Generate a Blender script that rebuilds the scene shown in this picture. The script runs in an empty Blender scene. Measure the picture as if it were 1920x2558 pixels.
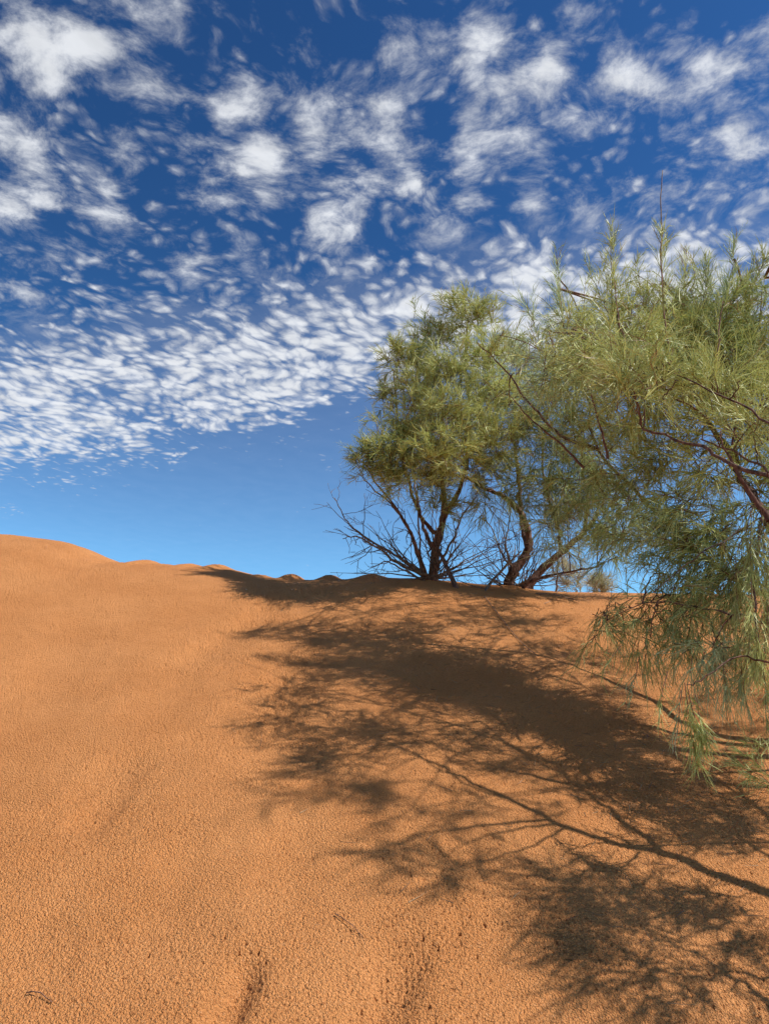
import bpy, math, random
import numpy as np
R = math.radians
rng = np.random.default_rng(11)
random.seed(11)
SC = bpy.context.scene
COL = SC.collection

# ------------------------------------------------------------------ camera
CAM = np.array([0.0, 0.0, 1.5])
PITCH = R(16)
EYE = 2.0                         # height of the lens over the sand below it
FPX = 1661.0                      # focal length in units of a 1660 x 2212 picture
cd = bpy.data.cameras.new('camera')
cam = bpy.data.objects.new('camera', cd)
COL.objects.link(cam)
cam.location = CAM
cam.rotation_euler = (R(90) + PITCH, 0, 0)
cd.sensor_fit = 'VERTICAL'
cd.sensor_height = 36.0
cd.lens = 36.0 * FPX / 2212
cd.clip_start = 0.05
cd.clip_end = 20000
SC.camera = cam

# ------------------------------------------------------------------ light
SUN_EL, SUN_AZ = R(50), R(79)     # azimuth measured from straight behind the camera, to the right
S = np.array([math.sin(SUN_AZ) * math.cos(SUN_EL), -math.cos(SUN_AZ) * math.cos(SUN_EL), math.sin(SUN_EL)])
ld = bpy.data.lights.new('sun', 'SUN')
ld.energy = 5.0
ld.angle = R(0.53)
ld.color = (1.0, 0.975, 0.92)
sun = bpy.data.objects.new('sun', ld)
COL.objects.link(sun)
from mathutils import Vector
sun.rotation_euler = Vector(S).to_track_quat('Z', 'Y').to_euler()
sun.location = tuple(S * 30)

SC.view_settings.view_transform = 'Standard'
SC.view_settings.look = 'None'
SC.view_settings.exposure = 0.45
SC.view_settings.gamma = 1.0
SC.cycles.max_bounces = 5
SC.cycles.diffuse_bounces = 3
SC.cycles.transparent_max_bounces = 4

# ------------------------------------------------------------------ node helper
class NT:
    def __init__(s, tree):
        s.t = tree
        s.t.nodes.clear()
    def n(s, kind, **kw):
        nd = s.t.nodes.new(kind)
        for k, v in kw.items():
            setattr(nd, k, v)
        return nd
    def put(s, sock, v):
        if isinstance(v, bpy.types.NodeSocket):
            s.t.links.new(v, sock)
        elif v is not None:
            sock.default_value = v
    def m(s, op, a, b=None, c=None, clamp=False):
        nd = s.n('ShaderNodeMath', operation=op, use_clamp=clamp)
        for i, v in enumerate((a, b, c)):
            s.put(nd.inputs[i], v)
        return nd.outputs[0]
    def v(s, op, a, b=None, scale=None):
        nd = s.n('ShaderNodeVectorMath', operation=op)
        s.put(nd.inputs[0], a)
        if b is not None: s.put(nd.inputs[1], b)
        if scale is not None: s.put(nd.inputs['Scale'], scale)
        return nd.outputs['Value'] if op in ('DISTANCE', 'LENGTH', 'DOT_PRODUCT') else nd.outputs[0]
    def noise(s, vec, scale, detail=4, rough=.5, dist=0, lac=2.0):
        nd = s.n('ShaderNodeTexNoise')
        s.put(nd.inputs['Vector'], vec)
        nd.inputs['Scale'].default_value = scale
        nd.inputs['Detail'].default_value = detail
        nd.inputs['Roughness'].default_value = rough
        nd.inputs['Distortion'].default_value = dist
        nd.inputs['Lacunarity'].default_value = lac
        return nd
    def ramp(s, fac, stops, interp='EASE'):
        nd = s.n('ShaderNodeValToRGB')
        nd.color_ramp.interpolation = interp
        el = nd.color_ramp.elements
        while len(el) < len(stops):
            el.new(0.5)
        for e, (p, c) in zip(el, stops):
            e.position = p
            e.color = (c, c, c, 1) if isinstance(c, (int, float)) else (*c, 1)
        s.put(nd.inputs[0], fac)
        return nd.outputs[0]
    def mapr(s, v, a, b, c=0.0, d=1.0, smooth=True):
        nd = s.n('ShaderNodeMapRange', interpolation_type='SMOOTHSTEP' if smooth else 'LINEAR')
        s.put(nd.inputs[0], v)
        for i, x in enumerate((a, b, c, d)):
            s.put(nd.inputs[i + 1], x)
        return nd.outputs[0]
    def mix(s, f, a, b, blend='MIX'):
        nd = s.n('ShaderNodeMix', data_type='RGBA', blend_type=blend)
        s.put(nd.inputs[0], f)
        s.put(nd.inputs[6], a if isinstance(a, bpy.types.NodeSocket) else (*a, 1))
        s.put(nd.inputs[7], b if isinstance(b, bpy.types.NodeSocket) else (*b, 1))
        return nd.outputs[2]

# ------------------------------------------------------------------ sky and clouds
SKY_STRENGTH = 0.073
def ray(px, py):
    xr, yu = (px - 830) / FPX, (1106 - py) / FPX
    d = np.array([xr, math.cos(PITCH) - yu * math.sin(PITCH), math.sin(PITCH) + yu * math.cos(PITCH)])
    return d / d[1]               # scaled so that y = 1
def build_world():
    w = bpy.data.worlds.new('World')
    SC.world = w
    w.use_nodes = True
    N = NT(w.node_tree)
    out = N.n('ShaderNodeOutputWorld')
    bg = N.n('ShaderNodeBackground')
    bg.inputs[1].default_value = SKY_STRENGTH
    N.t.links.new(bg.outputs[0], out.inputs[0])
    sky = N.n('ShaderNodeTexSky', sky_type='NISHITA')
    sky.sun_disc = False
    sky.sun_elevation = SUN_EL
    sky.sun_rotation = math.atan2(S[0], S[1])
    sky.altitude = 600
    sky.air_density = 1.0
    sky.dust_density = 0.1
    sky.ozone_density = 4.0
    tc = N.n('ShaderNodeTexCoord').outputs['Generated']
    sp = N.n('ShaderNodeSeparateXYZ')
    N.put(sp.inputs[0], tc)
    X, Y, Z = sp.outputs
    zc = N.m('MAXIMUM', Z, 0.03)
    cb = N.n('ShaderNodeCombineXYZ')
    N.put(cb.inputs[0], N.m('DIVIDE', X, zc)); N.put(cb.inputs[1], N.m('DIVIDE', Y, zc))
    P = cb.outputs[0]                              # a point on the cloud layer
    yc = N.m('MAXIMUM', Y, 0.02)
    u = N.m('DIVIDE', X, yc); v = N.m('DIVIDE', Z, yc)
    # base sky, deepened the way dry desert air looks
    gm = N.n('ShaderNodeGamma'); gm.inputs[1].default_value = SKY_GAMMA
    N.put(gm.inputs[0], sky.outputs[0])
    base = N.mix(1.0, gm.outputs[0], SKY_TINT, 'MULTIPLY')
    base = N.mix(1.0, base, N.ramp(Z, [(0.0, (1.9, 1.75, 1.5)), (.22, (1.65, 1.6, 1.38)), (.38, (1.12, 1.16, 1.12)), (.55, (.92, .97, .98)), (1.0, (.85, .9, .95))], 'LINEAR'), 'MULTIPLY')
    # warp of the cloud layer; billows are drawn out along one wind direction
    wv = N.noise(P, 2.3, 3, .55).outputs['Color']
    wv = N.v('SUBTRACT', wv, (.5, .5, .5))
    Pw = N.v('ADD', P, N.v('SCALE', wv, scale=.22))
    ca = N.n('ShaderNodeCombineXYZ')
    N.put(ca.inputs[0], N.m('MULTIPLY', N.v('DOT_PRODUCT', Pw, (.45, .893, 0)), .86))
    N.put(ca.inputs[1], N.v('DOT_PRODUCT', Pw, (.893, -.45, 0)))
    A = ca.outputs[0]
    wv2 = N.v('SUBTRACT', N.noise(A, 28, 4, .62).outputs['Color'], (.5, .5, .5))
    Pw2 = N.v('ADD', A, N.v('SCALE', wv2, scale=.028))
    vor = N.n('ShaderNodeTexVoronoi', feature='SMOOTH_F1')
    vor.inputs['Smoothness'].default_value = .5
    vor.inputs['Scale'].default_value = 14.0
    N.put(vor.inputs['Vector'], Pw2)
    cell = N.m('SUBTRACT', .5, vor.outputs['Distance'])
    vor3 = N.n('ShaderNodeTexVoronoi', feature='SMOOTH_F1')
    vor3.inputs['Smoothness'].default_value = .4
    vor3.inputs['Scale'].default_value = 33.0
    N.put(vor3.inputs['Vector'], Pw2)
    cell3 = N.m('SUBTRACT', .5, vor3.outputs['Distance'])
    vorL = N.n('ShaderNodeTexVoronoi', feature='SMOOTH_F1')
    vorL.inputs['Smoothness'].default_value = .6
    vorL.inputs['Scale'].default_value = 8.0
    N.put(vorL.inputs['Vector'], N.v('ADD', Pw, N.v('SCALE', wv2, scale=.05)))
    cellL = N.m('SUBTRACT', .48, vorL.outputs['Distance'])
    soft = N.m('SUBTRACT', N.noise(Pw, 17, 9, .66).outputs[0], .5)
    big = N.m('SUBTRACT', N.noise(Pw, 2.4, 2, .5).outputs[0], .5)
    fine = N.m('SUBTRACT', N.noise(Pw2, 12, 9, .68).outputs[0], .5)
    wisp = N.m('SUBTRACT', N.noise(N.v('MULTIPLY', Pw2, (1, 1.6, 1)), 30, 7, .65).outputs[0], .5)
    # puffs that stand out, drawn out from upper left to lower right
    uv = N.n('ShaderNodeCombineXYZ'); N.put(uv.inputs[0], u); N.put(uv.inputs[1], v)
    wu = N.v('SUBTRACT', N.noise(uv.outputs[0], 7.0, 4, .52).outputs['Color'], (.5, .5, .5))
    wu = N.v('MULTIPLY', wu, (1, 1, 0))
    uvw = N.v('ADD', uv.outputs[0], N.v('SCALE', wu, scale=.11))
    def rot(x, y):
        return ((x * .5 - y * .866) * .80, (x * .866 + y * .5) * 1.08)
    cr = N.n('ShaderNodeCombineXYZ')
    N.put(cr.inputs[0], N.v('DOT_PRODUCT', uvw, (.5 * .80, -.866 * .80, 0)))
    N.put(cr.inputs[1], N.v('DOT_PRODUCT', uvw, (.866 * 1.08, .5 * 1.08, 0)))
    pf = None
    for (px, py, r, wgt) in PUFFS:
        d = ray(px, py)
        q = rot(d[0], d[2])
        ds = N.v('DISTANCE', cr.outputs[0], (q[0], q[1], 0))
        g = N.mapr(ds, 0.0, r / FPX * 2.05, wgt, 0.0)
        pf = g if pf is None else N.m('ADD', N.m('MAXIMUM', pf, g), N.m('MULTIPLY', N.m('MINIMUM', pf, g), .35))
    # coverage against height above the horizon, tilted: lower edge climbs to the right
    vt = N.m('ADD', v, N.m('MULTIPLY', u, BAND_TILT))
    vt = N.m('ADD', vt, N.m('MULTIPLY', big, .12))
    cov = N.ramp(vt, BAND, 'LINEAR')
    D = N.m('MULTIPLY', cell, .55)
    D = N.m('ADD', D, N.m('MULTIPLY', cell3, .80))
    D = N.m('ADD', D, N.m('MULTIPLY', fine, 1.05))
    D = N.m('ADD', D, N.m('MULTIPLY', big, .4))
    D = N.m('ADD', D, N.m('MULTIPLY', wisp, .45))
    D = N.m('ADD', D, N.m('SUBTRACT', cov, .5))
    veil = N.m('SUBTRACT', N.noise(Pw, 5, 4, .55).outputs[0], .5)
    D2 = N.m('ADD', N.m('MULTIPLY', N.m('SUBTRACT', pf, .36), .52), N.m('MULTIPLY', cellL, 1.0))
    D2 = N.m('ADD', D2, N.m('MULTIPLY', soft, 1.7))
    D2 = N.m('ADD', D2, N.m('MULTIPLY', veil, .65))
    D2 = N.m('ADD', D2, .05)
    high = N.mapr(vt, .62, .74)
    D = N.m('MAXIMUM', D, N.m('MULTIPLY', D2, high))
    alpha = N.mapr(D, -.20, .76)
    alpha = N.m('MULTIPLY', alpha, .96)
    alpha = N.m('MULTIPLY', alpha, N.mapr(Z, .02, .12))
    # thicker parts are whiter on top, greyer below
    shade = N.m('ADD', .62, N.m('MULTIPLY', N.noise(Pw2, 12, 3, .5).outputs[0], .45))
    shade = N.m('MULTIPLY', shade, N.mapr(D, 0.0, .55, .80, 1.0))
    white = N.mix(1.0, (9.5, 9.8, 10.3), shade, 'MULTIPLY')
    bmix = N.mix(alpha, base, white)
    N.put(bg.inputs[0], bmix)
    w.cycles.sampling_method = 'MANUAL'
    w.cycles.sample_map_resolution = 512
SKY_GAMMA = 1.45
SKY_TINT = (0.37, 0.58, .62)
BAND_TILT = -0.19
BAND = [(0.0, 0.0), (.37, .02), (.42, .28), (.465, .70), (.50, .90), (.59, .92), (.64, .60), (.70, .42), (.80, .32), (1.0, .25)]
PUFFS = [(160, 130, 105, 1.1), (60, 40, 110, 1), (520, 215, 62, .9), (640, 70, 75, .8), (810, 265, 90, 1), (690, 285, 60, .85),
         (550, 345, 70, .75), (1010, 70, 65, .8), (1030, 170, 60, .75), (1010, 260, 50, .7), (1170, 135, 78, 1), (1370, 160, 66, .85),
         (1512, 110, 80, .95), (1580, 255, 62, .85), (40, 305, 90, .9), (268, 305, 62, .8), (365, 200, 75, .65), (35, 450, 65, .85),
         (730, 440, 64, .8), (410, 400, 55, .75), (590, 430, 34, .7), (520, 505, 38, .7), (1140, 290, 48, .65), (1300, 440, 55, .7),
         (235, 455, 60, .75), (1150, 450, 42, .6), (905, 405, 45, .6), (1640, 330, 60, .7), (340, 40, 75, .85), (1260, 40, 60, .7),
         (1640, 60, 60, .7), (840, 20, 60, .7), (480, 440, 50, .6), (1030, 430, 40, .55)]
build_world()

# ------------------------------------------------------------------ numeric noise for the ground
def _hash(ix, iy, k):
    h = (ix * 374761393 + iy * 668265263 + k * 974634777) & 0xffffffff
    h = ((h ^ (h >> 13)) * 1274126177) & 0xffffffff
    h = (h ^ (h >> 16)) & 0xffffffff
    return h / 4294967296.0
def vnoise(x, y, k=0):
    ix, iy = np.floor(x).astype(np.int64), np.floor(y).astype(np.int64)
    fx, fy = x - ix, y - iy
    def g(dx, dy):
        a = _hash(ix + dx, iy + dy, k) * 6.2831853
        return np.cos(a) * (fx - dx) + np.sin(a) * (fy - dy)
    sx, sy = fx * fx * fx * (fx * (fx * 6 - 15) + 10), fy * fy * fy * (fy * (fy * 6 - 15) + 10)
    a = g(0, 0) * (1 - sx) + g(1, 0) * sx
    b = g(0, 1) * (1 - sx) + g(1, 1) * sx
    return (a * (1 - sy) + b * sy) * 1.5
def worley(x, y, k=0):
    ix, iy = np.floor(x).astype(np.int64), np.floor(y).astype(np.int64)
    best = np.full(x.shape, 9.0); hid = np.zeros(x.shape)
    for dx in (-1, 0, 1):
        for dy in (-1, 0, 1):
            cx, cy = ix + dx, iy + dy
            d = (cx + _hash(cx, cy, k) - x) ** 2 + (cy + _hash(cx, cy, k + 7) - y) ** 2
            h = _hash(cx, cy, k + 13)
            m = d < best
            best = np.where(m, d, best); hid = np.where(m, h, hid)
    return np.sqrt(best), hid

# ------------------------------------------------------------------ dune shape
YC = 8.6
_s = np.linspace(-40, 60, 20001)
_sl = np.interp(_s, [-40, -.5, -.1, .84, .985, 1.03, 1.12, 1.35, 1.6, 60], [0, 0, .95, 1.0, .55, .15, -.55, -.5, 0, 0])
_f = np.concatenate([[0], np.cumsum((_sl[1:] + _sl[:-1]) * .5 * (_s[1] - _s[0]))])
_f -= np.interp(0, _s, _f)
_f /= _f.max()
CREST = [(-900, 1120), (0, 1155), (120, 1170), (180, 1188), (240, 1214), (350, 1221), (430, 1225), (500, 1231), (540, 1241), (600, 1250), (655, 1253),
         (740, 1252), (790, 1249), (850, 1249), (900, 1249), (960, 1254), (1040, 1262), (1110, 1266), (1160, 1274), (1220, 1279), (1300, 1280),
         (1500, 1283), (1660, 1285), (2600, 1300)]
BUMPS = [(303, 13, 10), (345, 9, 3), (400, 13, 7), (462, 17, 10), (560, 9, 3), (625, 12, 13), (708, 15, 12), (800, 28, 10), (1110, 30, 4)]
cu = np.linspace(-1.0, 1.0, 801)
cpx = 830 + cu * FPX
tgt = np.interp(cpx, [c[0] for c in CREST], [c[1] for c in CREST])
ker = np.exp(-np.linspace(-2, 2, 9) ** 2); ker /= ker.sum()
tgt = np.convolve(np.pad(tgt, 4, 'edge'), ker, 'valid')
yu_ = (1106 - tgt) / FPX
# elevation slope (z/y) for the crest at each azimuth
tgt_v = (math.sin(PITCH) + yu_ * math.cos(PITCH)) / (math.cos(PITCH) - yu_ * math.sin(PITCH))
zc_tab = tgt_v * YC + EYE
kw = np.exp(-np.linspace(-2, 2, 241) ** 2); kw /= kw.sum()
def widen(z):
    return np.convolve(np.pad(z, 120, 'edge'), kw, 'valid')
zc_wide = widen(zc_tab)
TROUGHS = []                      # (ax, ay, bx, by, width, depth, skew)
def ground(x, y, detail=False):
    uq = np.clip(x / YC, -1, 1)
    kc = np.exp(-((y - YC) / 1.3) ** 2)
    zc = np.interp(uq, cu, zc_wide) * (1 - kc) + np.interp(uq, cu, zc_tab) * kc
    s = y / YC
    z = zc * np.interp(s, _s, _f) + 1.5 - EYE
    near = np.clip(1 - np.abs(s - .5) / 1.2, 0, 1)
    z = z + near * ((.07 * vnoise(x * .45 + 3.1, y * .45, 1) * np.clip(1.1 - s, 0, 1)) + .018 * vnoise(x * 1.5, y * 1.1, 2) * np.clip(1.1 - s, .15, 1))
    for (bp, bw, bh) in BUMPS:
        bx = (bp - 830) / FPX * YC
        w = bw / FPX * YC
        k = np.exp(-((x - bx - .25 * (y - YC)) / w) ** 2) * np.exp(-((y - YC - .05) / .42) ** 2)
        z = z + k * bh / FPX * YC * .95
    for (ax, ay, bx, by, w, dep, skew) in TROUGHS:
        dx, dy = bx - ax, by - ay
        L2 = dx * dx + dy * dy
        t = np.clip(((x - ax) * dx + (y - ay) * dy) / L2, -.2, 1.2)
        px, py = ax + t * dx, ay + t * dy
        side = ((x - px) * dy - (y - py) * dx) / math.sqrt(L2)
        end = np.exp(-np.maximum(0, np.abs(t - .5) * 2 - .6) ** 2 * 6)
        ww = w * (1 + .25 * vnoise(x * 9, y * 9, 5))
        q = side / ww
        prof = np.exp(-np.where(q > 0, (q * skew) ** 2, q ** 2))
        along = np.hypot(x - px, y - py)
        prof = np.where(np.abs(side) + .001 < along * .9, prof * np.exp(-(along / ww) ** 2), prof)
        z = z - dep * prof * end
    return z
def silhouette():
    ys = np.linspace(3.0, 11.5, 140)
    X, Y = np.meshgrid(cu, ys, indexing='ij')
    Zg = ground(X * Y, Y)
    return ((Zg - 1.5) / Y).max(axis=1)
_b = BUMPS; BUMPS = []
for _ in range(12):
    e = tgt_v - silhouette()
    zc_tab = zc_tab + .7 * e * YC
    zc_tab = np.convolve(np.pad(zc_tab, 4, 'edge'), ker, 'valid')
    zc_wide = widen(zc_tab)
    print('crest error px', float(np.abs(e[160:640]).max() * 769))
BUMPS = _b
def at(px, py, Y):
    return CAM + ray(px, py) * Y
def hit(px, py):
    d = ray(px, py)
    ys = np.linspace(.8, 12, 4000)
    pts = CAM[None] + ys[:, None] * d[None]
    g = ground(pts[:, 0], pts[:, 1])
    i = np.argmax(pts[:, 2] < g)
    p = pts[i] if pts[i, 2] < g[i] else CAM + d * 8.6
    return np.array([p[0], p[1], float(ground(np.array([p[0]]), np.array([p[1]]))[0])])
def caster(px, py, h):
    """point at height h over the ground spot seen at (px, py), towards the sun"""
    return hit(px, py) + S * (h / S[2])
def tr(a, b, w, dep, skew):
    A, B = hit(*a), hit(*b)
    return (A[0], A[1], B[0], B[1], w, dep, skew)
_T = [tr((455, 2270), (545, 2070), .062, .060, 1.25), tr((790, 2270), (890, 2020), .10, .045, 1.2),
      tr((180, 1800), (290, 1620), .16, .045, 1.2), tr((600, 1300), (400, 1430), .20, .05, 1.3), tr((640, 1420), (560, 1640), .25, .03, 1.0), tr((950, 2060), (1010, 1960), .06, .012, 1.2),
      tr((660, 1330), (700, 1360), .1, .02, 1.2), tr((60, 1980), (120, 2120), .14, .02, 1.2), tr((330, 2080), (420, 1800), .17, .022, 1.1), tr((90, 1560), (170, 1330), .26, .03, 1.0), tr((620, 1950), (660, 1740), .14, .018, 1.1), tr((330, 1560), (400, 1450), .18, .025, 1.0),
      tr((1250, 1380), (1660, 1640), .30, .05, 1.0)]
TROUGHS = _T
def hit0(px, py, lift=0.0):
    p = hit(px, py); p[2] += lift
    return p

# ------------------------------------------------------------------ materials
def new_mat(name):
    m = bpy.data.materials.new(name)
    m.use_nodes = True
    N = NT(m.node_tree)
    out = N.n('ShaderNodeOutputMaterial')
    bs = N.n('ShaderNodeBsdfPrincipled')
    N.t.links.new(bs.outputs[0], out.inputs[0])
    return m, N, bs, out
def mat_sand():
    m, N, b, o = new_mat('sand')
    geo = N.n('ShaderNodeNewGeometry').outputs['Position']
    n1 = N.noise(geo, 1.3, 5, .6).outputs[0]
    n2 = N.noise(geo, 125, 3, .55).outputs[0]
    n3 = N.noise(geo, 150, 3, .6).outputs[0]
    c = N.mix(N.mapr(n1, .3, .7), (.545, .216, .068), (.610, .256, .087))
    c = N.mix(N.mapr(n2, .33, .47, .85, 0.0), c, (.36, .125, .040))
    c = N.mix(N.mapr(n3, .55, .72, 0.0, .6), c, (.74, .39, .19))
    N.put(b.inputs['Base Color'], c)
    b.inputs['Roughness'].default_value = .95
    b.inputs['Specular IOR Level'].default_value = .15
    vb = N.n('ShaderNodeTexVoronoi', feature='F1'); vb.inputs['Scale'].default_value = 120
    N.put(vb.inputs['Vector'], N.v('ADD', geo, N.v('SCALE', N.noise(geo, 150, 2, .5).outputs['Color'], scale=.010)))
    vc = N.n('ShaderNodeTexVoronoi', feature='F1'); vc.inputs['Scale'].default_value = 210
    N.put(vc.inputs['Vector'], geo)
    patch = N.mapr(N.noise(geo, 3.5, 4, .6).outputs[0], .3, .7, .72, .9)
    vh = N.m('MULTIPLY', N.m('ADD', N.m('MULTIPLY', vb.outputs['Distance'], -1.5), N.m('MULTIPLY', vc.outputs['Distance'], -.7)), patch)
    h = N.m('ADD', N.m('ADD', vh, N.m('MULTIPLY', N.noise(geo, 110, 5, .7).outputs[0], 1.0)), N.m('MULTIPLY', N.noise(geo, 260, 4, .6).outputs[0], .45))
    bp = N.n('ShaderNodeBump'); bp.inputs['Strength'].default_value = 1.0; bp.inputs['Distance'].default_value = .009
    N.put(bp.inputs['Height'], h)
    N.put(b.inputs['Normal'], bp.outputs[0])
    return m
def mat_bark(name, a, b_, scale=40, bump=.004):
    m, N, b, o = new_mat(name)
    tc = N.n('ShaderNodeTexCoord').outputs['Object']
    n1 = N.noise(N.v('MULTIPLY', tc, (1, 1, .35)), scale, 6, .65, .6).outputs[0]
    c = N.mix(N.mapr(n1, .35, .65), a, b_)
    N.put(b.inputs['Base Color'], c)
    b.inputs['Roughness'].default_value = .85
    b.inputs['Specular IOR Level'].default_value = .25
    bp = N.n('ShaderNodeBump'); bp.inputs['Strength'].default_value = .9; bp.inputs['Distance'].default_value = bump
    N.put(bp.inputs['Height'], n1); N.put(b.inputs['Normal'], bp.outputs[0])
    return m
def mat_leaf(name):
    m, N, b, o = new_mat(name)
    at_ = N.n('ShaderNodeAttribute'); at_.attribute_name = 'Col'
    N.put(b.inputs['Base Color'], at_.outputs['Color'])
    b.inputs['Roughness'].default_value = .5
    b.inputs['Specular IOR Level'].default_value = .3
    tl = N.n('ShaderNodeBsdfTranslucent')
    N.put(tl.inputs[0], at_.outputs['Color'])
    mx = N.n('ShaderNodeMixShader'); mx.inputs[0].default_value = .24
    N.t.links.new(b.outputs[0], mx.inputs[1]); N.t.links.new(tl.outputs[0], mx.inputs[2])
    N.t.links.new(mx.outputs[0], o.inputs[0])
    return m
M_SAND = mat_sand()
M_BARK = mat_bark('red_brown_bark', (.040, .020, .014), (.20, .105, .075))
M_DEAD = mat_bark('grey_dead_wood', (.060, .036, .028), (.24, .165, .12), 60, .002)
M_TWIG = mat_bark('thin_red_twig_bark', (.085, .035, .024), (.19, .085, .055), 60, .001)
M_LEAF = mat_leaf('green_needles')

# ------------------------------------------------------------------ mesh helpers
def mesh_obj(name, verts, faces_flat, nper, mat, parent=None, origin=None, smooth=True, colors=None):
    """faces_flat: (n, nper) int array (all faces have nper corners)"""
    me = bpy.data.meshes.new(name)
    v = np.asarray(verts, dtype=np.float64)
    if origin is not None:
        v = v - np.asarray(origin)
    f = np.asarray(faces_flat, dtype=np.int32)
    me.vertices.add(len(v)); me.vertices.foreach_set('co', v.astype(np.float32).ravel())
    me.loops.add(f.size); me.loops.foreach_set('vertex_index', f.ravel())
    me.polygons.add(len(f))
    me.polygons.foreach_set('loop_start', np.arange(0, f.size, nper, dtype=np.int32))
    me.polygons.foreach_set('loop_total', np.full(len(f), nper, dtype=np.int32))
    me.polygons.foreach_set('use_smooth', np.full(len(f), smooth, dtype=bool))
    me.update(calc_edges=True)
    if colors is not None:
        ca = me.color_attributes.new('Col', 'FLOAT_COLOR', 'POINT')
        c4 = np.ones((len(v), 4), dtype=np.float32); c4[:, :3] = colors
        ca.data.foreach_set('color', c4.ravel())
    me.materials.append(mat)
    ob = bpy.data.objects.new(name, me)
    COL.objects.link(ob)
    if parent is not None:
        ob.parent = parent
    elif origin is not None:
        ob.location = tuple(origin)
    return ob
def smooth_path(pts, n=None, jitter=0.0):
    P = np.asarray(pts, dtype=float)
    if len(P) == 2:
        P = np.array([P[0], (P[0] + P[1]) / 2, P[1]])
    Q = np.vstack([2 * P[0] - P[1], P, 2 * P[-1] - P[-2]])
    seg = n or 4
    out = []
    for i in range(1, len(Q) - 2):
        for k in range(seg):
            t = k / seg
            a, b, c, d = Q[i - 1], Q[i], Q[i + 1], Q[i + 2]
            out.append(.5 * ((2 * b) + (c - a) * t + (2 * a - 5 * b + 4 * c - d) * t * t + (3 * b - a - 3 * c + d) * t ** 3))
    out.append(P[-1])
    out = np.array(out)
    if jitter:
        out[1:-1] += rng.normal(0, jitter, (len(out) - 2, 3))
    return out
class Tubes:
    def __init__(s):
        s.v, s.f, s.n = [], [], 0
    def add(s, path, r0, r1, k=6, knob=0.0, taper=1.0):
        P = np.asarray(path, dtype=float)
        m = len(P)
        T = np.gradient(P, axis=0)
        T /= np.linalg.norm(T, axis=1)[:, None] + 1e-9
        ref = np.array([0.31, 0.17, .93]) if abs(T[0, 2]) < .8 else np.array([.9, .3, .1])
        U = np.cross(T, ref); U /= np.linalg.norm(U, axis=1)[:, None] + 1e-9
        W = np.cross(T, U)
        t = np.linspace(0, 1, m) ** taper
        r = r0 + (r1 - r0) * t
        if knob:
            r = r * (1 + knob * rng.normal(0, 1, m))
        a = np.linspace(0, 2 * math.pi, k, endpoint=False)
        rr = r[:, None] * (1 + (knob * .8 * rng.normal(0, 1, (m, k)) if knob else 0))
        V = P[:, None, :] + rr[..., None] * (np.cos(a)[None, :, None] * U[:, None, :] + np.sin(a)[None, :, None] * W[:, None, :])
        s.v.append(V.reshape(-1, 3))
        i = np.arange(m - 1)[:, None] * k; j = np.arange(k)[None, :]; j2 = (j + 1) % k
        F = np.stack([i + j, i + j2, i + k + j2, i + k + j], axis=-1).reshape(-1, 4) + s.n
        s.f.append(F)
        s.n += m * k
        # closing tip as a degenerate-free small cap
        if k == 4:
            s.f.append(np.array([[0, 1, 2, 3]]) + s.n - k)
        elif k == 6:
            s.f.append(np.array([[0, 1, 2, 3], [0, 3, 4, 5]]) + s.n - k)
    def build(s, name, mat, parent, origin):
        if not s.v: return None
        return mesh_obj(name, np.vstack(s.v), np.vstack(s.f), 4, mat, parent, origin)
def unit(v):
    return v / (np.linalg.norm(v, axis=-1, keepdims=True) + 1e-9)
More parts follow.
